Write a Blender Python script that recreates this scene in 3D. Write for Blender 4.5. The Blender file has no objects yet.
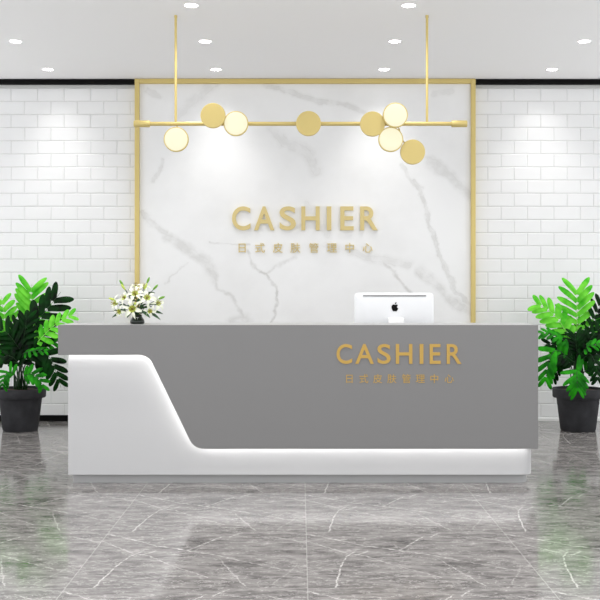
import bpy, bmesh, math, random
from mathutils import Vector, Matrix
R = random.Random(7)
PI = math.pi
C = bpy.context.scene.collection
F = 1050.0; CAMZ = 1.3; CX, CY = 300.0, 288.0
def P(px, py, D):
    return Vector(((px-CX)*D/F, D, CAMZ-(py-CY)*D/F))

# ------------------------------------------------------------- materials
def lin(c):
    return tuple(((v/255)/12.92 if v/255 <= .04045 else ((v/255+.055)/1.055)**2.4) for v in c)
def mat(name, col, rough=.5, metal=0, emit=None, es=0, spec=.5, bump=None, var=None, trans=0):
    m = bpy.data.materials.new(name); m.use_nodes = True
    nt = m.node_tree; b = nt.nodes['Principled BSDF']
    b.inputs['Base Color'].default_value = (*col, 1)
    b.inputs['Roughness'].default_value = rough
    b.inputs['Metallic'].default_value = metal
    b.inputs['Specular IOR Level'].default_value = spec
    if emit:
        b.inputs['Emission Color'].default_value = (*emit, 1); b.inputs['Emission Strength'].default_value = es
    tc = nt.nodes.new('ShaderNodeTexCoord')
    if var:
        scale, amt = var
        n = nt.nodes.new('ShaderNodeTexNoise'); n.inputs['Scale'].default_value = scale; n.inputs['Detail'].default_value = 4
        nt.links.new(tc.outputs['Object'], n.inputs['Vector'])
        r = nt.nodes.new('ShaderNodeMapRange'); r.inputs['From Min'].default_value = .3; r.inputs['From Max'].default_value = .7
        r.inputs['To Min'].default_value = 1-amt; r.inputs['To Max'].default_value = 1+amt
        nt.links.new(n.outputs['Fac'], r.inputs['Value'])
        v = nt.nodes.new('ShaderNodeVectorMath'); v.operation = 'SCALE'; v.inputs[0].default_value = col
        nt.links.new(r.outputs['Result'], v.inputs['Scale']); nt.links.new(v.outputs['Vector'], b.inputs['Base Color'])
    if bump:
        scale, st = bump
        n = nt.nodes.new('ShaderNodeTexNoise'); n.inputs['Scale'].default_value = scale
        nt.links.new(tc.outputs['Object'], n.inputs['Vector'])
        bp = nt.nodes.new('ShaderNodeBump'); bp.inputs['Strength'].default_value = st; bp.inputs['Distance'].default_value = .005
        nt.links.new(n.outputs['Fac'], bp.inputs['Height']); nt.links.new(bp.outputs['Normal'], b.inputs['Normal'])
    return m

class NT:
    def __init__(s, m): s.nt = m.node_tree; s.b = s.nt.nodes['Principled BSDF']
    def setin(s, sock, v):
        if isinstance(v, bpy.types.NodeSocket): s.nt.links.new(v, sock)
        elif v is not None: sock.default_value = v
    def math(s, op, a, b=None, c=None, clamp=False):
        n = s.nt.nodes.new('ShaderNodeMath'); n.operation = op; n.use_clamp = clamp
        for i, v in enumerate((a, b, c)): s.setin(n.inputs[i], v)
        return n.outputs[0]
    def vec(s, op, a, b=None, out='Vector', scale=None):
        n = s.nt.nodes.new('ShaderNodeVectorMath'); n.operation = op
        s.setin(n.inputs[0], a); s.setin(n.inputs[1], b)
        if scale is not None: s.setin(n.inputs['Scale'], scale)
        return n.outputs[out]
    def xyz(s, x, y, z=0.0):
        n = s.nt.nodes.new('ShaderNodeCombineXYZ')
        for i, v in enumerate((x, y, z)): s.setin(n.inputs[i], v)
        return n.outputs[0]
    def sep(s, v):
        n = s.nt.nodes.new('ShaderNodeSeparateXYZ'); s.setin(n.inputs[0], v); return n.outputs
    def noise(s, v, scale, detail=4, out='Fac', rough=.55):
        n = s.nt.nodes.new('ShaderNodeTexNoise'); s.setin(n.inputs['Vector'], v)
        n.inputs['Scale'].default_value = scale; n.inputs['Detail'].default_value = detail; n.inputs['Roughness'].default_value = rough
        return n.outputs[out]
    def rng(s, v, a, b, c, d, smooth=False):
        n = s.nt.nodes.new('ShaderNodeMapRange')
        if smooth: n.interpolation_type = 'SMOOTHSTEP'
        s.setin(n.inputs['Value'], v)
        for k, q in zip(('From Min', 'From Max', 'To Min', 'To Max'), (a, b, c, d)): s.setin(n.inputs[k], q)
        return n.outputs['Result']
    def mix(s, f, a, b):
        n = s.nt.nodes.new('ShaderNodeMix'); n.data_type = 'RGBA'
        s.setin(n.inputs[0], f); s.setin(n.inputs[6], (*a, 1) if isinstance(a, tuple) else a); s.setin(n.inputs[7], (*b, 1) if isinstance(b, tuple) else b)
        return n.outputs[2]
    def vein(s, p, pts, w0, w1, strength, edge=0):
        """soft line along the polyline pts, strength at its core, zero beyond w1"""
        d = None
        for a, b in zip(pts[:-1], pts[1:]):
            ba = (b[0]-a[0], b[1]-a[1], 0.0); L = ba[0]**2+ba[1]**2
            pa = s.vec('SUBTRACT', p, (a[0], a[1], 0.0))
            h = s.math('DIVIDE', s.vec('DOT_PRODUCT', pa, ba, 'Value'), L, clamp=True)
            q = s.vec('SUBTRACT', pa, s.vec('SCALE', ba, scale=h))
            e = s.vec('LENGTH', q, out='Value')
            d = e if d is None else s.math('MINIMUM', d, e)
        v = s.rng(d, w0, w1, strength, 0.0, True)
        if edge:   # a finer, darker line along the rim of a broad vein
            v = s.math('MAXIMUM', v, s.rng(s.math('ABSOLUTE', s.math('SUBTRACT', d, w1*.35)), .0, .011, edge, 0.0, True))
        return v

GOLD = mat('brushed_gold', lin((214, 193, 124)), .45, .3)
GOLDL = mat('satin_gold_letters', lin((219, 199, 138)), .5, .1)
GOLDD = mat('deep_gold_letters', lin((192, 156, 78)), .5, .1)
GREY = mat('grey_lacquer', lin((125, 124, 124)), .32, var=(1.2, .012))
TOPG = mat('grey_counter_top', lin((165, 165, 165)), .4)
WHITE = mat('white_lacquer', lin((194, 194, 195)), .35)
KICK = mat('brushed_steel_plinth', lin((178, 178, 178)), .4, 0)
BLACK = mat('black_trim', (.003, .003, .003), .5, spec=.1)
CEIL = mat('ceiling_paint', lin((247, 246, 246)), .9, bump=(60, .05))
PAINT = mat('wall_paint', lin((234, 234, 233)), .8, bump=(40, .05))
GROUT = mat('grout', lin((212, 212, 210)), .9, bump=(80, .1))
TILE = mat('white_glazed_tile', lin((238, 238, 238)), .34, var=(3, .015))
LED = mat('led_strip_light', (1, 1, 1), .5, emit=(1, .99, .97), es=12)
LAMP = mat('downlight_glow', (1, 1, 1), .5, emit=(1, .98, .95), es=12)
DISC = mat('opal_disc_glow', (.2, .19, .16), .5, emit=lin((255, 249, 212)), es=.6)
SCREEN = mat('dark_screen', (.01, .01, .012), .1)
SHELL = mat('white_plastic', lin((238, 239, 241)), .3)
SHELL2 = mat('bright_white_plastic', lin((250, 250, 250)), .3)
SLOT = mat('grey_slot', lin((120, 120, 120)), .6)
POT = mat('charcoal_ceramic', lin((48, 48, 51)), .7, spec=.3, var=(9, .35), bump=(25, .3))
SOIL = mat('potting_soil', lin((58, 38, 26)), .95, var=(60, .5), bump=(90, 1))
def leafmat(name, c, c2):
    m = mat(name, c, .45, spec=.13); n = NT(m)
    tc = n.nt.nodes.new('ShaderNodeTexCoord').outputs['Object']
    f = n.rng(n.noise(tc, 9, 2), .35, .65, 0.0, 1.0)
    n.nt.links.new(n.mix(f, c, c2), n.b.inputs['Base Color'])
    w = n.nt.nodes.new('ShaderNodeBsdfTranslucent'); n.nt.links.new(n.mix(f, c, c2), w.inputs['Color'])
    mx = n.nt.nodes.new('ShaderNodeMixShader'); mx.inputs[0].default_value = .2
    out = n.nt.nodes['Material Output']
    n.nt.links.new(n.b.outputs[0], mx.inputs[1]); n.nt.links.new(w.outputs[0], mx.inputs[2]); n.nt.links.new(mx.outputs[0], out.inputs[0])
    return m
LLIT = leafmat('lit_leaf', lin((132, 232, 72)), lin((70, 190, 34)))  # lime tone paints the light from above onto the upper leaves
LM = leafmat('mid_leaf', lin((48, 172, 24)), lin((16, 104, 12)))
LD = leafmat('shaded_leaf', lin((2, 64, 4)), lin((0, 16, 1)))  # same foliage, near-black green paints the shade on lower and rear leaves
STEM = mat('leaf_stalk', lin((22, 60, 20)), .5)
STEMLIT = mat('lit_midrib', lin((150, 220, 100)), .5)  # pale midrib for the leaves with light painted in
PETAL = mat('lily_petal', lin((236, 239, 220)), .5)
PETC = mat('lily_throat', lin((198, 214, 92)), .5)
ANTH = mat('lily_anther', lin((140, 120, 50)), .7)
BUD = mat('lily_bud', lin((196, 214, 96)), .5)
BUDG = mat('green_bud', lin((110, 165, 50)), .5)
LILL = mat('lily_leaf', lin((26, 70, 24)), .4, var=(30, .4))
VASE = mat('dark_glass_vase', lin((16, 28, 18)), .12)

# marble feature wall
MARBLE = mat('white_marble', lin((233, 233, 233)), .25)
n = NT(MARBLE)
tc = n.nt.nodes.new('ShaderNodeTexCoord').outputs['Object']
s = n.sep(tc); p0 = n.xyz(s[0], s[2])
w1 = n.vec('SUBTRACT', n.noise(p0, 4, 5, 'Color'), (.5, .5, .5))
w2 = n.vec('SUBTRACT', n.noise(p0, 16, 4, 'Color'), (.5, .5, .5))
p = n.vec('ADD', n.vec('ADD', p0, n.vec('SCALE', w1, scale=.14)), n.vec('SCALE', w2, scale=.025))
pp = n.sep(p); p = n.xyz(pp[0], pp[1])
def wp(*pts): return [((x-300)/102.5, CAMZ-(y-288)/102.5) for x, y in pts]
WV = [ # points, core, edge, strength
 (wp((139,212),(147,224),(160,232)), .0, .05, .55), (wp((163,238),(178,246),(192,254),(202,264),(208,278)), .02, .085, .6),
 (wp((208,278),(214,292),(228,298),(237,315),(242,326)), .0, .03, .45), (wp((228,322),(241,320)), .02, .10, .5),
 (wp((244,252),(250,268),(262,275),(272,287),(270,305),(266,326)), .0, .022, .7), (wp((262,275),(276,264),(292,256)), .0, .025, .4),
 (wp((205,243),(225,245),(245,246)), .0, .015, .4), (wp((160,285),(172,272),(182,262)), .0, .016, .35),
 (wp((410,180),(420,205),(424,225),(430,242),(434,256),(446,278),(452,292),(474,316)), .0, .04, .6),
 (wp((415,272),(432,284),(446,300),(460,310),(475,320)), .01, .085, .6), (wp((320,246),(345,252),(378,260),(403,266)), .0, .07, .42),
 (wp((380,264),(392,276),(406,294),(410,305)), .0, .03, .6), (wp((262,86),(290,94),(312,102),(342,104),(362,116)), .0, .05, .5),
 (wp((268,128),(280,142),(300,150),(312,172)), .0, .09, .38), (wp((172,118),(185,104),(210,84)), .0, .10, .35),
 (wp((424,162),(444,176),(460,190),(476,206)), .01, .085, .5), (wp((396,164),(404,178),(416,190)), .0, .04, .45),
 (wp((150,182),(156,170),(158,158)), .0, .04, .5), (wp((300,206),(312,222),(322,236)), .0, .08, .32), (wp((142,92),(156,98)), .0, .05, .4),
 (wp((430,94),(446,92)), .0, .05, .3)]
tot = None
for pts, a, b, st in WV:
    v = n.vein(p, pts, a, b, st*(.6 if b > .035 else .8), st*.7 if b > .035 else 0)
    tot = v if tot is None else n.math('MAXIMUM', tot, v)
br = n.rng(n.noise(p0, 9, 6), .36, .58, .3, 1.0)
tot = n.math('MULTIPLY', tot, br)
cloud = n.rng(n.noise(p0, 1.8, 5), .45, .8, 0.0, .16)
tot = n.math('ADD', tot, cloud, clamp=True)
n.nt.links.new(n.mix(tot, lin((243, 243, 243)), lin((178, 176, 172))), n.b.inputs['Base Color'])

# marble floor tiles, the same veins in every tile
FLOOR = mat('grey_marble_floor', lin((140, 138, 136)), .2)
n = NT(FLOOR)
tc = n.nt.nodes.new('ShaderNodeTexCoord').outputs['Object']
s = n.sep(tc); T = 1.05
u = n.math('FLOORED_MODULO', n.math('SUBTRACT', s[0], .033), T)
v = n.math('FLOORED_MODULO', n.math('SUBTRACT', s[1], 4.55), T)
p0 = n.xyz(u, v)
w1 = n.vec('SUBTRACT', n.noise(p0, 7, 5, 'Color'), (.5, .5, .5))
w2 = n.vec('SUBTRACT', n.noise(p0, 34, 4, 'Color'), (.5, .5, .5))
p = n.vec('ADD', n.vec('ADD', p0, n.vec('SCALE', w1, scale=.035)), n.vec('SCALE', w2, scale=.022)); pp = n.sep(p); p = n.xyz(pp[0], pp[1])
def fp(*pts): return [(x, d-4.55) for x, d in pts]
FV = [(fp((.0,5.55),(.293,5.30),(.465,5.20),(.70,5.05)), .001, .007, .85), (fp((.465,5.20),(.613,5.50)), .0015, .006, .8),
 (fp((.647,5.48),(.71,5.58)), .002, .007, .8), (fp((.0,5.39),(.196,5.15),(.291,5.09),(.4,4.93),(.60,4.72)), .001, .006, .6),
 (fp((.247,5.19),(.194,5.09),(.158,4.89),(.14,4.76),(.121,4.55)), .0015, .006, .75), (fp((.243,5.11),(.311,5.19)), .001, .007, .7),
 (fp((.66,5.06),(.80,4.95),(1.03,4.80)), .001, .006, .6), (fp((.18,4.66),(.30,4.70),(.46,4.74)), .001, .012, .45),
 (fp((.63,5.05),(.70,4.82),(.78,4.58)), .001, .006, .5), (fp((.86,5.50),(1.05,5.36)), .001, .006, .6),
 (fp((.02,5.0),(.25,4.83),(.52,4.60)), .0, .005, .35), (fp((.9,4.62),(1.0,4.9)), .0, .006, .4)]
tot = None
for pts, a, b, st in FV:
    vv = n.vein(p, pts, a, b, st); tot = vv if tot is None else n.math('MAXIMUM', tot, vv)
tot = n.math('MULTIPLY', tot, n.rng(n.noise(p0, 26, 4), .38, .62, .12, 1.0))
# streaky body running across the tile
str1 = n.noise(n.vec('MULTIPLY', p, (2.2, 6.0, 1.0)), 1.5, 9, rough=.72)
str2 = n.noise(n.vec('MULTIPLY', p, (9.0, 24.0, 1.0)), 1.2, 7, rough=.75)
body = n.math('ADD', n.math('MULTIPLY', str1, .62), n.math('MULTIPLY', str2, .38))
base = n.mix(n.rng(body, .37, .63, 0.0, 1.0), lin((68, 65, 64)), lin((160, 156, 154)))
fine = n.rng(n.math('ABSOLUTE', n.math('SUBTRACT', n.noise(n.vec('MULTIPLY', p, (2.0, 5.0, 1.0)), 2.2, 8, rough=.62), .5)), .0, .010, .5, .0, True)
tot = n.math('MAXIMUM', tot, fine)
col = n.mix(tot, base, lin((222, 219, 216)))
e = n.math('MINIMUM', u, n.math('SUBTRACT', T, u))
seam = n.rng(e, .001, .0036, .34, .0)
e2 = n.math('MINIMUM', v, n.math('SUBTRACT', T, v))
seam = n.math('MAXIMUM', seam, n.rng(e2, .0005, .003, .12, .0))
n.nt.links.new(n.mix(seam, col, lin((205, 203, 200))), n.b.inputs['Base Color'])
n.nt.links.new(n.rng(body, .3, .7, .08, .15), n.b.inputs['Roughness'])
n.b.inputs['Specular IOR Level'].default_value = .3

# ------------------------------------------------------------- object helpers
def origin(o):
    v = Vector((0, 0, 0))
    while o: v += Vector(o.location); o = o.parent
    return v
def link(name, me, parent=None, loc=(0, 0, 0)):
    o = bpy.data.objects.new(name, me); o.location = loc; C.objects.link(o)
    if parent: o.parent = parent
    return o
def obj(name, bm, m, parent=None, smooth=False, base=None):
    """bm in world coordinates -> one mesh object"""
    org = origin(parent) if parent else Vector(base or (0, 0, 0))
    bmesh.ops.recalc_face_normals(bm, faces=bm.faces)
    bmesh.ops.translate(bm, verts=bm.verts, vec=-org)
    me = bpy.data.meshes.new(name); bm.to_mesh(me); bm.free()
    for x in (m if isinstance(m, (list, tuple)) else [m]): me.materials.append(x)
    if smooth:
        for p in me.polygons: p.use_smooth = True
        if smooth != 'all': me.set_sharp_from_angle(angle=math.radians(40))
    return link(name, me, parent, (0, 0, 0) if parent else org)
def tag(o, label=None, cat=None, group=None, kind=None):
    if label: o['label'] = label
    if cat: o['category'] = cat
    if group: o['group'] = group
    if kind: o['kind'] = kind
    return o
def thing(name, loc, label, cat, group=None):
    o = bpy.data.objects.new(name, None); o.empty_display_size = .05; o.location = loc; C.objects.link(o)
    return tag(o, label, cat, group)
def box(bm, x0, x1, y0, y1, z0, z1, bev=0, mi=0):
    vs = [bm.verts.new((x, y, z)) for x in (x0, x1) for y in (y0, y1) for z in (z0, z1)]
    q = [(0,1,3,2),(4,6,7,5),(0,4,5,1),(2,3,7,6),(0,2,6,4),(1,5,7,3)]
    fs = [bm.faces.new([vs[i] for i in f]) for f in q]
    for f in fs: f.material_index = mi
    if bev:
        es = {e for f in fs for e in f.edges}
        bmesh.ops.bevel(bm, geom=list(es), offset=bev, segments=2, affect='EDGES', profile=.5)
    return bm
def B(*a, **k): return box(bmesh.new(), *a, **k)
def prism_xz(pts, y0, y1, bev=0):
    bm = bmesh.new()
    a = [bm.verts.new((x, y0, z)) for x, z in pts]; b = [bm.verts.new((x, y1, z)) for x, z in pts]
    bm.faces.new(a); bm.faces.new(b[::-1])
    k = len(pts)
    for i in range(k): bm.faces.new((a[i], a[(i+1) % k], b[(i+1) % k], b[i]))
    if bev:
        es = [e for e in bm.edges if all(abs(v.co.y-y0) < 1e-6 for v in e.verts)]
        bmesh.ops.bevel(bm, geom=es, offset=bev, segments=2, affect='EDGES')
    return bm
def prism_xy(pts, z0, z1):
    bm = bmesh.new()
    a = [bm.verts.new((x, y, z0)) for x, y in pts]; b = [bm.verts.new((x, y, z1)) for x, y in pts]
    bm.faces.new(a[::-1]); bm.faces.new(b); k = len(pts)
    for i in range(k): bm.faces.new((a[i], a[(i+1) % k], b[(i+1) % k], b[i]))
    return bm
def lathe(prof, c, axis='z', seg=40, bm=None, cap=True):
    bm = bm or bmesh.new(); rings = []
    for r, h in prof:
        ring = []
        for i in range(seg):
            a = 2*PI*i/seg
            if axis == 'z': q = (c[0]+r*math.cos(a), c[1]+r*math.sin(a), c[2]+h)
            elif axis == 'y': q = (c[0]+r*math.cos(a), c[1]+h, c[2]+r*math.sin(a))
            else: q = (c[0]+h, c[1]+r*math.cos(a), c[2]+r*math.sin(a))
            ring.append(bm.verts.new(q))
        rings.append(ring)
    for a, b in zip(rings[:-1], rings[1:]):
        for i in range(seg): bm.faces.new((a[i], a[(i+1) % seg], b[(i+1) % seg], b[i]))
    if cap:
        bm.faces.new(rings[0][::-1]); bm.faces.new(rings[-1])
    return bm
def tube(pts, rad, seg=8, bm=None):
    bm = bm or bmesh.new(); pts = [Vector(p) for p in pts]; rings = []
    for i, p in enumerate(pts):
        t = (pts[min(i+1, len(pts)-1)]-pts[max(i-1, 0)]).normalized()
        up = Vector((0, 1, 0)) if abs(t.y) < .9 else Vector((1, 0, 0))
        a = t.cross(up).normalized(); b = t.cross(a)
        r = rad[i] if isinstance(rad, (list, tuple)) else rad
        rings.append([bm.verts.new(p+a*r*math.cos(2*PI*k/seg)+b*r*math.sin(2*PI*k/seg)) for k in range(seg)])
    for a, b in zip(rings[:-1], rings[1:]):
        for i in range(seg): bm.faces.new((a[i], a[(i+1) % seg], b[(i+1) % seg], b[i]))
    bm.faces.new(rings[0][::-1]); bm.faces.new(rings[-1])
    return bm
def bez(a, b, c, k=8):
    a, b, c = Vector(a), Vector(b), Vector(c)
    return [a*(1-t)**2+b*2*t*(1-t)+c*t*t for t in [i/k for i in range(k+1)]]
def spline(pts, k=6):
    pts = [Vector(p) for p in pts]; out = []
    for i in range(len(pts)-1):
        p0 = pts[max(i-1, 0)]; p1 = pts[i]; p2 = pts[i+1]; p3 = pts[min(i+2, len(pts)-1)]
        for j in range(k):
            t = j/k
            out.append(.5*((2*p1)+(-p0+p2)*t+(2*p0-5*p1+4*p2-p3)*t*t+(-p0+3*p1-3*p2+p3)*t**3))
    out.append(pts[-1]); return out
def fillet(pts, rads, k=8):
    """round the corners of an open/closed 2D polyline"""
    out = []; N = len(pts)
    for i, (p, r) in enumerate(zip(pts, rads)):
        if not r: out.append(p); continue
        p = Vector(p); a = Vector(pts[i-1]); b = Vector(pts[(i+1) % N])
        s0 = p+(a-p).normalized()*r; s1 = p+(b-p).normalized()*r
        for j in range(k+1):
            t = j/k; q = s0*(1-t)**2+p*2*t*(1-t)+s1*t*t; out.append((q.x, q.y))
    return out

# ------------------------------------------------------------- the room
WY = 10.26; H = 3.333; SX = 4.2; Y0 = .6
obj('floor', B(-SX-.2, SX+.2, Y0, WY+.2, -.12, 0), FLOOR)['kind'] = 'structure'
obj('ceiling', B(-SX-.2, SX+.2, Y0, WY+.2, H, H+.12), CEIL)['kind'] = 'structure'
MX0, MX1 = (135-300)/102.8, (475.3-300)/102.8
bm = B(-SX-.15, SX+.15, WY+.006, WY+.2, 0, H)
TW, TH = .2586, .1286
def brick(bm, x0, x1, z0, z1):
    g = .0016; b = .007; x0 += g; x1 -= g; z0 += g; z1 -= g
    if x1-x0 < .02: return
    o = [bm.verts.new((x, WY+.006, z)) for x, z in ((x0, z0), (x1, z0), (x1, z1), (x0, z1))]
    i = [bm.verts.new((x, WY, z)) for x, z in ((x0+b, z0+b), (x1-b, z0+b), (x1-b, z1-b), (x0+b, z1-b))]
    m = [bm.verts.new((x, WY+.003, z)) for x, z in ((x0, z0), (x1, z0), (x1, z1), (x0, z1))]
    fs = [bm.faces.new(i)]
    for k in range(4):
        fs.append(bm.faces.new((m[k], m[(k+1) % 4], i[(k+1) % 4], i[k])))
        fs.append(bm.faces.new((o[k], o[(k+1) % 4], m[(k+1) % 4], m[k])))
    for f in fs: f.material_index = 1
ztop = 3.253
for r in range(26):
    z1 = ztop-r*TH; z0 = max(z1-TH, .012)
    if z1 < .03: break
    ph = -2.046+(TW/2 if r % 2 else 0)
    for xa, xb in ((-SX, MX0), (MX1, SX)):
        k = math.floor((xa-ph)/TW)
        while ph+k*TW < xb:
            a = max(ph+k*TW, xa); b = min(ph+(k+1)*TW, xb)
            if b > a: brick(bm, a, b, z0, z1)
            k += 1
obj('wall_back', bm, [GROUT, TILE])['kind'] = 'structure'
obj('trim_1', B(-SX, MX0, WY-.05, WY+.004, 3.283, H, .003), BLACK)['kind'] = 'structure'
obj('trim_2', B(MX1, SX, WY-.05, WY+.004, 3.283, H, .003), BLACK)['kind'] = 'structure'
obj('baseboard_left', B(-SX, MX0, WY-.014, WY+.004, 0, .0586, .002), BLACK)['kind'] = 'structure'
obj('baseboard_right', B(MX1, SX, WY-.014, WY+.004, 0, .03, .002), PAINT)['kind'] = 'structure'

# marble feature panel with gold frame
t = thing('feature_panel', ((MX0+MX1)/2, WY, 0), 'white veined marble wall panel in a thin gold frame behind the reception desk', 'wall panel')
obj('marble_slab', B(MX0+.04, MX1-.04, WY-.04, WY, 0, H-.04), MARBLE, t)
fw = .045
obj('frame_side', B(MX0, MX0+fw, WY-.075, WY, 0, H-.001, .006), GOLD, t)
obj('frame_side', B(MX1-fw, MX1, WY-.075, WY, 0, H-.001, .006), GOLD, t)
obj('frame_top', B(MX0+fw, MX1-fw, WY-.075, WY, H-.048, H-.001, .006), GOLD, t)

# ------------------------------------------------------------- lettering
def glyph(ch, off, extr):
    cu = bpy.data.curves.new('g', 'FONT'); cu.body = ch; cu.offset = off; cu.extrude = extr; cu.size = 1; cu.resolution_u = 6
    o = bpy.data.objects.new('g', cu); C.objects.link(o)
    dg = bpy.context.evaluated_depsgraph_get(); dg.update()
    me = bpy.data.meshes.new_from_object(o.evaluated_get(dg))
    bpy.data.objects.remove(o); bpy.data.curves.remove(cu)
    return me
def put_letter(name, ch, m, parent, off, y, depth, bbox=None, center=None, size=None):
    me = glyph(ch, off, .5)
    xs = [v.co.x for v in me.vertices]; ys = [v.co.y for v in me.vertices]
    a, b, c, d = min(xs), max(xs), min(ys), max(ys)
    if bbox: X0, X1, Z0, Z1 = bbox; kx = (X1-X0)/(b-a); kz = (Z1-Z0)/(d-c); ox = X0-a*kx; oz = Z0-c*kz
    else: kx = kz = size; ox = center[0]-(a+b)/2*kx; oz = center[1]-.36*kz
    org = origin(parent)
    for v in me.vertices:
        x, q, z = v.co
        v.co = Vector((ox+x*kx, y-depth*(z+.5), oz+q*kz))-org
    me.name = name; me.materials.clear(); me.materials.append(m)
    bm = bmesh.new(); bm.from_mesh(me); bmesh.ops.recalc_face_normals(bm, faces=bm.faces); bm.to_mesh(me); bm.free()
    return link(name, me, parent)
W = 'CASHIER'; ZH = '日式皮肤管理中心'
DW = WY-.05
q = P(305, 230, DW)
t = thing('wall_sign', (q.x, WY-.04, q.z), 'large raised gold CASHIER letters on the white marble wall', 'sign')
wx = [(42,107),(120,192),(210,268),(287,352),(377,393),(425,472),(495,557)]
for ch, (a, b) in zip(W, wx):
    A = P(220+a/3.53, 230.2, DW-.02); E = P(220+b/3.53, 206.3, DW-.02)
    put_letter('letter', ch, GOLDL, t, .017, WY-.038, .028, bbox=(A.x, E.x, A.z, E.z))
q = P(305, 252, DW)
t = thing('wall_sign', (q.x, WY-.04, q.z), 'row of eight small gold Chinese characters on the marble wall under the large letters', 'sign')
for ch, c in zip(ZH, (78, 141, 204, 266, 331, 395, 458, 521)):
    A = P(220+c/3.53, 248, DW)
    put_letter('character', ch, GOLDL, t, 0, WY-.038, .015, center=(A.x, A.z), size=10.6/102.8)

# ------------------------------------------------------------- reception desk
DF = 6.9; k = F/DF
def dx(px): return (px-300)/k
def dz(py): return CAMZ-(py-288)/k
desk = thing('reception_desk', (0, 7.3, 0), 'long grey and white reception desk with a glowing slanted edge, on the marble floor', 'desk')
XL, XR, ZT = dx(58), dx(538.2), dz(325)
path = fillet([(XL, dz(355)), (dx(148.5), dz(355)), (dx(194), dz(449)), (XR, dz(449))], [0, .065, .07, 0])
pts = path+[(XR, ZT), (XL, ZT)]
obj('front_panel', prism_xz(pts, DF, DF+.018, .0015), GREY, desk)
obj('counter_top', B(XL, XR, DF+.018, 7.36, ZT-.035, ZT-.0005, .001), TOPG, desk)
obj('end_panel', B(XL, XL+.016, DF+.0185, 7.36, dz(355), ZT-.036), GREY, desk)
obj('end_panel', B(XR-.012, XR, DF+.0185, 7.36, dz(449), ZT-.036), GREY, desk)
BY = 6.972; kb = F/BY
bx0, bx1 = (68-300)/kb, 1.55; bz = CAMZ-(474.7-288)/kb
plan = [(bx0, 7.341), (bx1, 7.341), (bx1, 7.9), (bx0, 7.9)]
bm = prism_xy(plan, bz, .76)
obj('base_cabinet', bm, WHITE, desk, smooth=True)
plan2 = fillet([(bx0, BY), (bx1, BY), (bx1, 7.34), (bx0, 7.34)], [.004, .09, 0, 0], 12)
obj('front_wall', prism_xy(plan2, bz, ZT-.036), WHITE, desk, smooth=True)
obj('worktop', B(bx0, bx1, 7.345, 7.95, .7605, .785, .002), TOPG, desk)
KY = 7.015
plan3 = fillet([((73-300)*KY/F, KY), (1.532, KY), (1.532, 7.85), ((73-300)*KY/F, 7.85)], [.003, .1, 0, 0], 12)
obj('plinth', prism_xy(plan3, 0.0, bz-.0005), KICK, desk, smooth=True)
# light strip in the gap behind the front panel
sp = fillet([(XL+.03, dz(355)+.022), (dx(148.5)+.014, dz(355)+.022), (dx(194)+.014, dz(449)+.022), (XR-.03, dz(449)+.022)], [0, .065, .07, 0])
bm = bmesh.new()
tube([(x, DF+.034, z) for x, z in sp], .007, 8, bm)
obj('light_strip', bm, LED, desk)
# lettering on the front
def dbb(a, b, c, d): return (dx(330+a/4.286), dx(330+b/4.286), dz(330+d/4.286), dz(330+c/4.286))
sx = [(28,95),(108,188),(203,260),(282,353),(384,400),(427,474),(500,563)]
for ch, (a, b) in zip(W, sx):
    put_letter('letter', ch, GOLDD, desk, .012, DF+.0002, .006, bbox=dbb(a, b, 60, 145))
for ch, c in zip(ZH, (83, 145, 204, 265, 327, 387, 447, 511)):
    put_letter('character', ch, GOLDD, desk, 0, DF+.0002, .003, center=(dx(330+c/4.286), dz(378.8)), size=9.6/k)

# ------------------------------------------------------------- monitor
MD = 7.52; km = F/MD
def mx(px): return (px-300)/km
def mz(py): return CAMZ-(py-288)/km
t = thing('computer_monitor', (mx(394.5), MD+.07, .785), 'white desktop computer seen from behind on the reception desk', 'computer')
def rrect(x0, x1, z0, z1, r): return fillet([(x0, z0), (x1, z0), (x1, z1), (x0, z1)], [r]*4, 6)
bm = bmesh.new(); rings = []
X0, X1, Z0, Z1 = mx(354.5), mx(433.8), .90, mz(292.8)
for ins, y in ((.0, MD+.035), (.0, MD+.012), (.004, MD+.004), (.012, MD), (.06, MD-.008)):
    rings.append([bm.verts.new((x, y, z)) for x, z in rrect(X0+ins, X1-ins, Z0+ins, Z1-ins, .035)])
for a, b in zip(rings[:-1], rings[1:]):
    for i in range(len(a)): bm.faces.new((a[i], a[(i+1) % len(a)], b[(i+1) % len(a)], b[i]))
bm.faces.new(rings[0]); bm.faces.new(rings[-1][::-1])
obj('back_shell', bm, SHELL, t, smooth=True)
obj('screen', B(X0+.012, X1-.012, MD+.036, MD+.039, Z0+.06, Z1-.012), SCREEN, t)
obj('vent_slot', B(mx(363), mx(426), MD-.007, MD+.006, mz(296.3), mz(295.2)), SLOT, t)
body = [(0,.28),(.06,.31),(.14,.335),(.24,.33),(.33,.28),(.37,.23),(.28,.16),(.24,.05),(.28,-.07),(.40,-.15),(.35,-.28),(.27,-.4),(.19,-.485),(.12,-.5),(.05,-.47),(0,-.46),(-.06,-.47),(-.13,-.5),(-.2,-.48),(-.29,-.37),(-.37,-.21),(-.41,-.03),(-.4,.12),(-.35,.24),(-.26,.32),(-.16,.335),(-.07,.31)]
lf = [(0,.37),(.01,.48),(.07,.57),(.18,.63),(.18,.53),(.12,.42)]
cx_, cz_ = mx(394.8), mz(307.2); S = 8.2/km
bm = bmesh.new()
for shape in (body, lf):
    q = prism_xz([(cx_+a*S, cz_+b*S) for a, b in shape], MD-.0125, MD-.006)
    me = bpy.data.meshes.new('tmp'); q.to_mesh(me); q.free(); bm.from_mesh(me); bpy.data.meshes.remove(me)
obj('logo', bm, BLACK, t)
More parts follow.
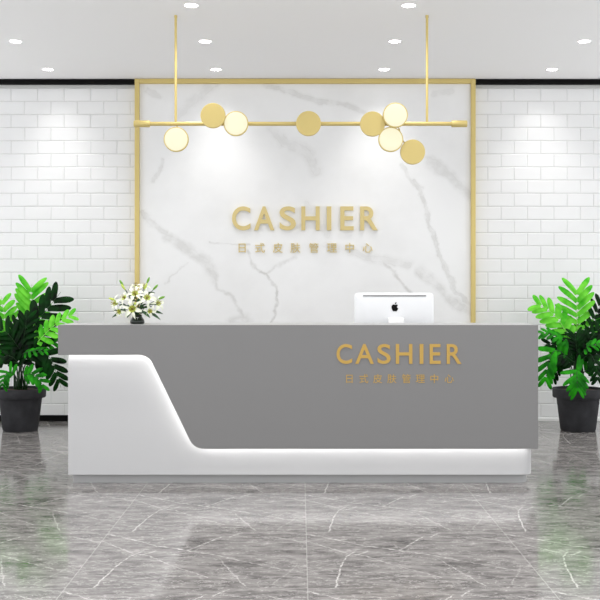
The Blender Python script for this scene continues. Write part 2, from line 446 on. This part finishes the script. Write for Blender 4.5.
# stand: neck leaves the back, sweeps down to a foot
bm = bmesh.new(); hw = (mx(403.3)-mx(388))/2; xc = mx(395.6)
prof = [(MD-.02, mz(317.6)), (MD-.035, 1.05), (MD-.04, .98), (MD-.035, .88), (MD-.02, .82), (MD-.0, .797), (MD+.19, .797), (MD+.19, .786), (MD-.06, .786), (MD-.065, .80), (MD-.07, .88), (MD-.06, 1.0), (MD-.045, 1.08)]
hw2 = hw*1.0
a = [bm.verts.new((xc-hw2, y, z)) for y, z in prof]; b = [bm.verts.new((xc+hw2, y, z)) for y, z in prof]
bm.faces.new(a); bm.faces.new(b[::-1])
for i in range(len(prof)): bm.faces.new((a[i], a[(i+1) % len(prof)], b[(i+1) % len(prof)], b[i]))
obj('stand', bm, SHELL2, t)
obj('hinge', B(xc-hw*.8, xc+hw*.8, MD-.03, MD-.005, 1.03, mz(318.5)), SHELL, t)

# ------------------------------------------------------------- pendant lamp
PD = 7.83; kp = F/PD
def lx(px): return (px-300)/kp
def lz(py): return CAMZ-(py-288)/kp
t = thing('pendant_lamp', (lx(300.5), PD, H), 'long gold bar pendant lamp with eight round discs hanging before the marble wall', 'lamp')
zb = lz(123.8)
obj('bar', lathe([(.0155, lx(136)), (.0155, lx(465))], (0, PD, zb), 'x', 20), GOLD, t, True)
for a, b in ((134, 150), (451.5, 467)):
    obj('end_sleeve', lathe([(.023, lx(a)), (.0255, lx(a)+.003), (.0255, lx(b)-.003), (.023, lx(b))], (0, PD, zb), 'x', 24), GOLD, t, True)
for px in (175.7, 427):
    r = obj('rod', lathe([(.0095, zb+.012), (.0095, H)], (lx(px), PD, 0), 'z', 16), GOLD, t, True)
    obj('ceiling_cap', lathe([(.0115, H-.02), (.0115, H)], (lx(px), PD, 0), 'z', 16), GOLD, r, True)
RD = 12.4/kp
DISCS = [(176.2,139.4,1,-.05),(213,115.7,0,-.075),(236,123.6,1,-.05),(308.5,123.6,0,-.05),(372.5,124,0,-.05),(395.3,115.2,1,-.075),(390.7,139.5,1,-.05),(412.6,152,0,-.03)]
for px, py, lit, dy in DISCS:
    q = P(px, py, PD+dy); r = RD
    if lit:
        d = obj('lit_disc', lathe([(r*.94, .016), (r, .013), (r, -.008), (r*.97, -.011), (r*.92, -.011), (r*.92, -.006)], q, 'y', 48), GOLD, t, True)
        d['label'] = 'glowing cream disc with gold rim'
        obj('diffuser', lathe([(r*.915, -.007), (r*.915, -.0105), (r*.88, -.0125), (r*.5, -.0135)], q, 'y', 48), DISC, d, True)
    else:
        d = obj('disc', lathe([(r*.94, .016), (r, .013), (r, -.009), (r*.97, -.012), (r*.5, -.0122)], q, 'y', 48), GOLD, t, True)
        d['label'] = 'plain gold disc'
    # short arm from the bar
    vz = q.z-zb
    if abs(vz) > .03:
        obj('disc_arm', tube([(q.x+(0 if vz > -.15 else -.11), PD, zb), (q.x+(0 if vz > -.15 else -.07), PD+dy*.5+.004, zb+vz*.6), (q.x, PD+dy+.014, q.z)], .005, 8), GOLD, t)
    else:
        obj('disc_arm', tube([(q.x, PD, zb), (q.x, PD+dy+.014, q.z)], .006, 8), GOLD, t)

# ------------------------------------------------------------- downlights
rows = [9.75, 8.64, 7.54, 6.42, 5.3, 4.2, 3.1, 2.0]
cols = [-2.34, -.78, .78, 2.34]
side = ['far left', 'inner left', 'inner right', 'far right']
def spot(name, loc, tgt, power, size, blend, parent, rad=.03):
    L = bpy.data.lights.new(name, 'SPOT'); L.energy = power; L.spot_size = math.radians(size); L.spot_blend = blend; L.shadow_soft_size = rad
    L.color = (1, .985, .96)
    o = bpy.data.objects.new(name, L); C.objects.link(o); o.parent = parent
    o.location = Vector(loc)-origin(parent)
    o.rotation_euler = (Vector(tgt)-Vector(loc)).to_track_quat('-Z', 'Y').to_euler()
proto = None
for ri, y in enumerate(rows):
    for ci, x in enumerate(cols):
        if ri < 3:
            lab = 'round white recessed downlight, %s in the %s ceiling row' % (side[ci], ['rearmost', 'middle', 'nearest visible'][ri])
        else: lab = 'round white recessed downlight in the ceiling nearer the entrance, outside the picture'
        e = thing('downlight', (x, y, H), lab, 'downlight', 'recessed ceiling downlights')
        if proto is None:
            c = (x, y, H)
            a = obj('trim_ring', lathe([(.048, 0), (.048, -.006), (.054, -.007), (.058, -.004), (.058, 0)], c, 'z', 32), SHELL2, e, True)
            b = obj('diffuser', lathe([(.047, 0), (.047, -.003), (.03, -.0045)], c, 'z', 32), LAMP, e, True)
            proto = (a, b)
        else:
            for o in proto:
                d = o.copy(); d.parent = e; C.objects.link(d)
        if ri == 0:
            spot('wall_wash', (x, y, H-.03), (x, WY, H-.85), 6, 72, 1.0, e, .03)
            spot('down', (x, y, H-.03), (x, y-.15, 0), 18, 100, 1.0, e, .05)
        else:
            spot('down', (x, y, H-.03), (x, y, 0), 30 if ri > 2 else 22, 130, 1.0, e, .05)

# ------------------------------------------------------------- potted plants
def leaf(parent, rach, half, nl, m, foot, normal=(0, -1, .35), ang0=60, ang1=34, wide=.34, fold=.2, label=None, taper=.75, droop=.3):
    """a deeply cut leaf: rach = midrib points base to tip, half = leaflet length at the widest place (m)"""
    rp = spline(rach, 8); N = Vector(normal).normalized()
    Ls = [0.0]
    for a, b in zip(rp[:-1], rp[1:]): Ls.append(Ls[-1]+(b-a).length)
    tot = Ls[-1]
    def at(t):
        d = t*tot
        for i in range(len(Ls)-1):
            if Ls[i+1] >= d or i == len(Ls)-2:
                f = (d-Ls[i])/max(Ls[i+1]-Ls[i], 1e-6); return rp[i].lerp(rp[i+1], min(max(f, 0), 1)), (rp[i+1]-rp[i]).normalized()
    bm = bmesh.new()
    def leaflet(p, d, side, L, w):
        nn = (N-d*N.dot(d)).normalized(); sd = d.cross(nn).normalized()
        prof = [(0, .8), (.2, .86), (.42, .97), (.62, 1.0), (.8, .86), (.91, .6), (.97, .36), (1.0, .08)]
        rowsv = []
        for s_, ww in prof:
            c = p+d*L*s_-nn*(droop*L*s_*s_)+nn*.002
            a = c+sd*w*ww*.5-nn*fold*w*ww*.5; b = c-sd*w*ww*.5-nn*fold*w*ww*.5
            rowsv.append((bm.verts.new(a), bm.verts.new(c), bm.verts.new(b)))
        for r0, r1 in zip(rowsv[:-1], rowsv[1:]):
            bm.faces.new((r0[0], r1[0], r1[1], r0[1])); bm.faces.new((r0[1], r1[1], r1[2], r0[2]))
    for i in range(nl):
        t_ = (i+.35)/nl*.93
        p_, tg = at(t_)
        nn = (N-tg*N.dot(tg)).normalized(); sd = tg.cross(nn).normalized()
        prof = math.sin(PI*(.24+.52*t_))**.7
        for s_ in (-1, 1):
            an_ = ang0+(ang1-ang0)*t_+R.uniform(-3, 3); an = math.radians(an_)
            d = (tg*math.cos(an)+sd*s_*math.sin(an)).normalized()
            L = half*prof*R.uniform(.93, 1.05)*(1-(1-taper)*t_)
            leaflet(p_, d, s_, L, min(max(tot*.93/nl*math.sin(math.radians(an_))*1.1, L*.27), L*.42)*R.uniform(.9, 1.04))
    o = obj('leaf', bm, m, parent)
    so = o.modifiers.new('thickness', 'SOLIDIFY'); so.thickness = .001
    if label: o['label'] = label
    mid = tube(rp, [.0045*(1-.75*i/len(rp)) for i in range(len(rp))], 6)
    obj('midrib', mid, STEMLIT if m is LLIT else STEM, o, 'all')
    if foot:
        b = rp[0]; f = Vector(foot)
        mp = Vector((f.x*.7+b.x*.3, f.y*.7+b.y*.3, f.z*.35+b.z*.65))
        tt = (rp[1]-rp[0]).normalized()
        obj('stalk', tube(bez(f, mp, b, 10), [.008-.0004*i for i in range(11)], 7), STEM, o, 'all')
    return o
PY = 9.4+.19
def pot_plant(px, label):
    x = (px-300)*PY/F
    t = thing('potted_plant', (x, PY, 0), label, 'plant', 'potted plants beside the desk')
    kk = F/PY
    prof = [(.135, .0), (.15, .0), (.158, .012), (.192, .29), (.194, .297), (.222, .302), (.227, .31), (.230, .378), (.226, .386), (.214, .388), (.208, .383), (.2, .33)]
    pot = obj('pot', lathe(prof, (x, PY, 0), 'z', 48), POT, t, True)
    bm = lathe([(.203, .325), (.203, .362), (.12, .372), (.03, .376)], (x, PY, 0), 'z', 32)
    for v in bm.verts: v.co.z += R.uniform(-.003, .003)
    obj('soil', bm, SOIL, t, 'all')
    def leafpx(pts, half, nl, m, **kw):
        w = [P(a, b, PY+c) for a, b, c in pts]
        foot = Vector((x+R.uniform(-.06, .06), PY+R.uniform(-.05, .05), .36))
        if kw.pop('nofoot', False): foot = None
        return leaf(t, w, half/kk, nl, m, foot, **kw)
    return t, leafpx
tL, lp = pot_plant(20.5, 'leafy green plant in a charcoal pot on the floor left of the desk')
LITLAB = 'bright green leaf with light painted into its colour'; DL = 'dark green leaf with shade painted into its colour'
lp([(28,326,.0),(31,308,-.06),(31,292,-.10),(32,284,-.10)], 23, 6, LLIT, label=LITLAB, wide=.36, taper=1.0)
lp([(20,350,-.1),(34,326,-.16),(48,308,-.2),(61,292,-.22)], 24, 7, LD, label=DL, wide=.3, taper=.9)
lp([(36,344,-.2),(48,331,-.26),(62,320,-.28),(77,313,-.28)], 15, 7, LLIT, label=LITLAB, wide=.38, normal=(.1,-1,.5), taper=.7)
lp([(12,340,.0),(6,322,-.05),(3,308,-.1),(1,296,-.1)], 18, 6, LLIT, label=LITLAB, wide=.36)
lp([(26,358,-.1),(16,344,-.2),(8,334,-.25),(-4,326,-.25)], 22, 7, LD, label=DL, wide=.34, normal=(-.2,-1,.4))
lp([(22,356,-.12),(24,338,-.2),(26,324,-.24),(26,314,-.25)], 20, 7, LD, label=DL, wide=.34)
lp([(10,356,-.02),(2,350,-.1),(-8,346,-.15),(-16,344,-.15)], 17, 6, LM, wide=.34)
lp([(30,356,-.15),(42,352,-.24),(50,358,-.27),(56,372,-.27),(61,388,-.25)], 18, 8, LD, label=DL, wide=.34, normal=(.4,-1,.1), taper=.8)
lp([(24,353,-.2),(33,351,-.26),(43,350,-.28),(50,352,-.28)], 9, 5, LM, wide=.45, normal=(0,-.7,.7))
lp([(38,350,-.1),(46,346,-.12),(56,342,-.14),(62,337,-.14)], 12, 5, LM, wide=.34, normal=(.1,-1,.6))
lp([(24,376,-.22),(32,374,-.29),(40,380,-.32),(44,391,-.32)], 12, 6, LM, wide=.36, normal=(.2,-1,.3))
lp([(14,374,-.22),(8,372,-.29),(4,378,-.3),(2,388,-.29)], 12, 6, LM, wide=.36, normal=(-.2,-1,.3))
lp([(20,362,-.1),(28,350,-.15),(40,340,-.15),(52,330,-.15)], 15, 7, LD, label=DL, wide=.34)
lp([(14,362,-.05),(12,348,-.1),(14,332,-.12),(18,318,-.12)], 17, 7, LD, label=DL, wide=.34)
lp([(20,366,-.15),(14,358,-.2),(6,356,-.22),(-4,364,-.2)], 14, 6, LD, label=DL, wide=.34)
lp([(22,364,.05),(32,356,.08),(40,362,.1),(46,374,.1)], 13, 6, LD, label=DL, wide=.34)
lp([(16,360,.1),(-8,330,.1),(-20,305,.1),(-28,292,.1)], 20, 7, LLIT, label=LITLAB, wide=.34)

tR, lp = pot_plant(578, 'leafy green plant in a charcoal pot on the floor right of the desk')
lp([(577,332,-.05),(577,316,-.1),(577,300,-.14),(577,286,-.15)], 23, 6, LLIT, label=LITLAB, taper=1)
lp([(570,340,-.1),(560,322,-.14),(548,310,-.17),(532,302,-.18)], 19, 7, LLIT, label=LITLAB, wide=.38, taper=.75)
lp([(566,342,-.16),(558,337,-.2),(548,333,-.22),(538,334,-.22)], 10, 6, LM, wide=.45, normal=(0,-.8,.7), taper=.9)
lp([(566,356,-.16),(556,350,-.23),(549,360,-.26),(546,375,-.26),(545,386,-.25)], 19, 7, LM, label='mid green drooping leaf', wide=.36, ang0=55, ang1=25, normal=(-.2,-1,.2))
lp([(578,374,-.2),(577,371,-.27),(577,380,-.31),(578,393,-.32)], 18, 7, LM, label='mid green drooping leaf', wide=.36, ang0=70, ang1=25, normal=(0,-1,.4))
lp([(580,352,-.02),(588,332,-.06),(596,314,-.1),(604,298,-.1)], 18, 8, LD, label=DL, wide=.34)
lp([(582,360,-.15),(590,354,-.2),(596,366,-.22),(598,384,-.22)], 14, 7, LD, label=DL, wide=.34, normal=(.2,-1,.2))
lp([(577,354,-.1),(576,344,-.14),(576,341,-.16),(575,333,-.16)], 17, 6, LD, label=DL, wide=.36)
lp([(574,360,-.1),(562,350,-.16),(552,344,-.18),(543,345,-.18)], 14, 6, LD, label=DL, wide=.36)
lp([(574,362,-.1),(564,356,-.18),(556,358,-.2),(550,366,-.2)], 13, 6, LD, label=DL, wide=.36)
lp([(582,358,-.1),(592,348,-.15),(602,342,-.18),(612,340,-.18)], 16, 7, LD, label=DL, wide=.36)
lp([(582,362,-.05),(588,344,-.12),(594,334,-.14),(602,326,-.14)], 15, 7, LD, label=DL, wide=.36)
lp([(576,366,.05),(570,352,.05),(562,340,.03),(556,330,.0)], 16, 7, LD, label=DL, wide=.36)
lp([(584,350,-.18),(590,346,-.24),(598,344,-.26),(606,346,-.26)], 10, 5, LM, wide=.45, normal=(0,-.8,.7))
lp([(584,360,.1),(604,330,.1),(618,306,.1),(628,292,.1)], 20, 7, LLIT, label=LITLAB, wide=.34)
lp([(584,372,-.1),(598,366,-.15),(608,374,-.18),(612,388,-.18)], 14, 6, LM, wide=.36)
lp([(570,368,-.02),(562,362,.0),(556,370,.02),(552,382,.02)], 12, 6, LD, label=DL, wide=.36)

# ------------------------------------------------------------- lilies in a vase on the counter
LDp = 7.13; kl = F/LDp
vc = Vector(((137.3-300)/kl, LDp, ZT-.0005))
t = thing('flower_vase', vc, 'small dark glass vase holding white lilies on the left end of the counter', 'vase')
obj('bowl', lathe([(.034, 0), (.046, .002), (.050, .012), (.046, .028), (.034, .046), (.031, .055), (.035, .062), (.031, .062), (.028, .054), (.03, .046), (.04, .03), (.042, .012), (.03, .006)], vc, 'z', 32), VASE, t, True)
mouth = vc+Vector((0, 0, .055))
# shared petal mesh: grows along +Z (flower axis) and opens along +X
def petal_mesh(w, name):
    bm = bmesh.new(); prof = [(0, .18), (.15, .45), (.35, .85), (.55, 1), (.75, .8), (.9, .42), (1, .04)]
    rv = []
    for s_, ww in prof:
        x = .004+.066*s_**1.2; z = .036*math.sin(min(s_*1.5, 1)*PI/2)-.022*max(0, s_-.45)**1.5/.4
        h = w*ww*.5
        rv.append([bm.verts.new((x, -h, z+h*.35)), bm.verts.new((x, -h*.5, z+h*.1)), bm.verts.new((x, 0, z)), bm.verts.new((x, h*.5, z+h*.1)), bm.verts.new((x, h, z+h*.35))])
    for i, (a, b) in enumerate(zip(rv[:-1], rv[1:])):
        for j in range(4):
            f = bm.faces.new((a[j], b[j], b[j+1], a[j+1])); f.material_index = 1 if i < 2 else 0; f.smooth = True
    me = bpy.data.meshes.new(name); bm.to_mesh(me); bm.free(); me.materials.append(PETAL); me.materials.append(PETC); return me
PW, PN = petal_mesh(.029, 'petal'), petal_mesh(.019, 'petal')
bm = bmesh.new()
for i in range(6):
    a = i*PI/3+.4; q = Vector((.016*math.cos(a), .016*math.sin(a), .05))
    tube([(0, 0, 0), q*.6+Vector((0, 0, .008)), q], .0011, 5, bm)
    tube([q+Vector((-.005*math.sin(a), .005*math.cos(a), 0)), q+Vector((.005*math.sin(a), -.005*math.cos(a), 0))], .0014, 5, bm)
tube([(0, 0, 0), (0, 0, .058)], .0018, 5, bm)
STM = bpy.data.meshes.new('stamens'); bm.to_mesh(STM); bm.free(); STM.materials.append(ANTH)
LLL = bpy.data.materials
def strap(bm, a, b, c, w, mi=0):
    pts = bez(a, b, c, 8); rv = []
    for i, p_ in enumerate(pts):
        tg = (pts[min(i+1, 8)]-pts[max(i-1, 0)]).normalized(); sd = tg.cross(Vector((.2, -1, .5))).normalized()
        h = w*.5*math.sin(PI*(.12+.86*i/8))+.0006; nrm = tg.cross(sd)
        rv.append((bm.verts.new(p_+sd*h), bm.verts.new(p_+nrm*h*.4), bm.verts.new(p_-sd*h)))
    for x_, y_ in zip(rv[:-1], rv[1:]):
        for j in range(2):
            f = bm.faces.new((x_[j], y_[j], y_[j+1], x_[j+1])); f.material_index = mi
GRP = 'white lilies in the vase'
def lily(px, py, dy, face, sc, roll, label, leaves=2):
    e = thing('lily', mouth, label, 'flower', GRP)
    c = P(px, py, LDp+dy)-mouth
    ax = Vector(face).normalized(); ori = ax.to_track_quat('Z', 'X').to_matrix().to_4x4()
    for i in range(6):
        o = bpy.data.objects.new('petal', PW if i % 2 == 0 else PN); C.objects.link(o); o.parent = e
        o.matrix_local = Matrix.Translation(c-ax*.02*sc) @ ori @ Matrix.Rotation(roll+i*PI/3, 4, 'Z') @ Matrix.Scale(sc*R.uniform(.93, 1.05), 4)
    o = bpy.data.objects.new('stamens', STM); C.objects.link(o); o.parent = e
    o.matrix_local = Matrix.Translation(c-ax*.02*sc) @ ori @ Matrix.Rotation(roll, 4, 'Z') @ Matrix.Scale(sc, 4)
    foot = mouth+Vector((R.uniform(-.012, .012), R.uniform(-.012, .012), -.03)); top = mouth+c-ax*.02*sc
    pts = bez(foot, foot+Vector((0, 0, .6*(top.z-foot.z)+.03))*1.0, top-ax*.0, 8)
    obj('stem', tube(pts, .0022, 6), LILL, e, 'all')
    bm = bmesh.new()
    for _ in range(leaves):
        b0 = pts[R.randint(2, 6)]; dr = Vector(((1 if b0.x > mouth.x else -1)*R.uniform(.2, 1), R.uniform(-.8, .5), R.uniform(-.1, .7))).normalized()
        strap(bm, b0, b0+dr*.04+Vector((0, 0, .015)), b0+dr*R.uniform(.06, .09)+Vector((0, 0, -.01)), .013)
    obj('leaf', bm, LILL, e, 'all')
def lbud(px, py, dy, col, label, L=.05, w=.0085, frm=None):
    e = thing('lily_bud', mouth, label, 'flower bud', 'lily buds in the vase')
    tip = P(px, py, LDp+dy); foot = mouth+Vector((R.uniform(-.012, .012), R.uniform(-.012, .012), -.03))
    d = (tip-(mouth+Vector((0, 0, .06)))).normalized(); bs = tip-d*L
    pts = bez(foot, foot+Vector((0, 0, .08)), bs, 8)
    obj('stem', tube(pts, .002, 6), LILL, e, 'all')
    obj('bud', tube([bs, bs+d*L*.2, bs+d*L*.55, bs+d*L*.85, tip], [.003, w*.75, w, w*.7, .001], 8), col, e, 'all')
def spray(px, py, dy, label, w=.014):
    e = thing('lily_leaf_stem', mouth, label, 'leaf', 'green leaf stems in the vase')
    tip = P(px, py, LDp+dy); foot = mouth+Vector((R.uniform(-.012, .012), R.uniform(-.012, .012), -.03))
    mid = mouth+Vector(((tip.x-mouth.x)*.45, tip.y-mouth.y, max(.03, (tip.z-mouth.z)*.9)))
    obj('stem', tube(bez(foot, mouth+Vector((0, 0, .02)), mid, 6), .002, 6), LILL, e, 'all')
    bm = bmesh.new(); strap(bm, mid, mid.lerp(tip, .5)+Vector((0, 0, .015)), tip, w)
    obj('leaf', bm, LILL, e, 'all')
lily(132.5, 309, -.09, (-.1, -1, .15), 1.05, .3, 'open white lily facing front, lowest and largest above the vase')
lily(135, 294, -.05, (-.1, -.8, .6), .95, .8, 'open white lily in the middle of the bouquet')
lily(147, 298, -.06, (.3, -.8, .5), .95, .1, 'open white lily right of the bouquet middle')
lily(157.5, 303, -.01, (.75, -.7, .25), .9, .6, 'open white lily at the right edge of the bouquet')
lily(124.5, 298, -.03, (-.5, -.7, .5), .85, .2, 'open white lily left of the bouquet middle')
lily(115.5, 303.5, -.01, (-.8, -.6, .2), .9, .9, 'open white lily at the left edge of the bouquet')
lily(119.5, 311.5, -.06, (-.5, -.9, -.2), .75, .5, 'small open white lily low on the left of the bouquet')
lily(149.5, 311, -.06, (.5, -.9, -.1), .7, .4, 'small open white lily low on the right of the bouquet')
lily(144, 287, .02, (.25, -.4, 1), .8, .0, 'white lily half open at the top right of the bouquet')
lily(136, 286.5, .03, (-.1, -.3, 1), .8, .5, 'white lily half open at the top of the bouquet')
for a in [(119.5,280,.0,BUDG,'green lily bud at the top left of the bouquet'),(149.5,277,.0,BUDG,'upright green lily bud at the top of the bouquet'),
          (158,284.5,.0,BUDG,'green lily bud pointing up and right'),(108.5,298,.0,BUD,'pale lily bud at the far left'),
          (165,296.5,.0,BUDG,'green lily bud at the far right'),(121,284,-.03,BUD,'pale yellow lily bud below the top left bud'),
          (147,283,-.05,BUD,'fat pale yellow lily bud near the top right'),(134.5,303,-.13,BUD,'yellow lily bud in the middle of the bouquet')]:
    lbud(*a)
for a in [(163,314,.0,'long green leaf reaching out low on the right'),(160.5,320,-.04,'green leaf drooping right beside the vase'),
          (112,317.5,-.02,'green leaf drooping left beside the vase'),(113,311,.0,'green leaf reaching out low on the left'),
          (143,313,-.1,'broad dark leaf in front, right of the vase'),(140,300,-.08,'dark upright leaf in the bouquet middle'),
          (150,318,-.08,'dark leaf folded over the right rim of the vase'),(127,318,-.09,'dark leaf folded over the left rim of the vase'),
          (128,290,.0,'dark upright leaf behind the left lilies'),(155,293,.02,'dark upright leaf behind the right lilies')]:
    spray(*a, w=.02)

# ------------------------------------------------------------- camera, world, view
cam = bpy.data.cameras.new('camera'); co = bpy.data.objects.new('camera', cam); C.objects.link(co)
co.location = (0, 0, CAMZ); co.rotation_euler = (PI/2, 0, 0)
cam.sensor_width = 36; cam.lens = F/600*36; cam.shift_y = -12/600; cam.clip_end = 100
bpy.context.scene.camera = co
w = bpy.data.worlds.new('world'); bpy.context.scene.world = w; w.use_nodes = True
w.node_tree.nodes['Background'].inputs[0].default_value = (.96, .98, 1, 1)
w.node_tree.nodes['Background'].inputs[1].default_value = 1.19
vs = bpy.context.scene.view_settings
vs.view_transform = 'Standard'; vs.look = 'None'; vs.gamma = 1; vs.use_curve_mapping = False; vs.exposure = 0.42
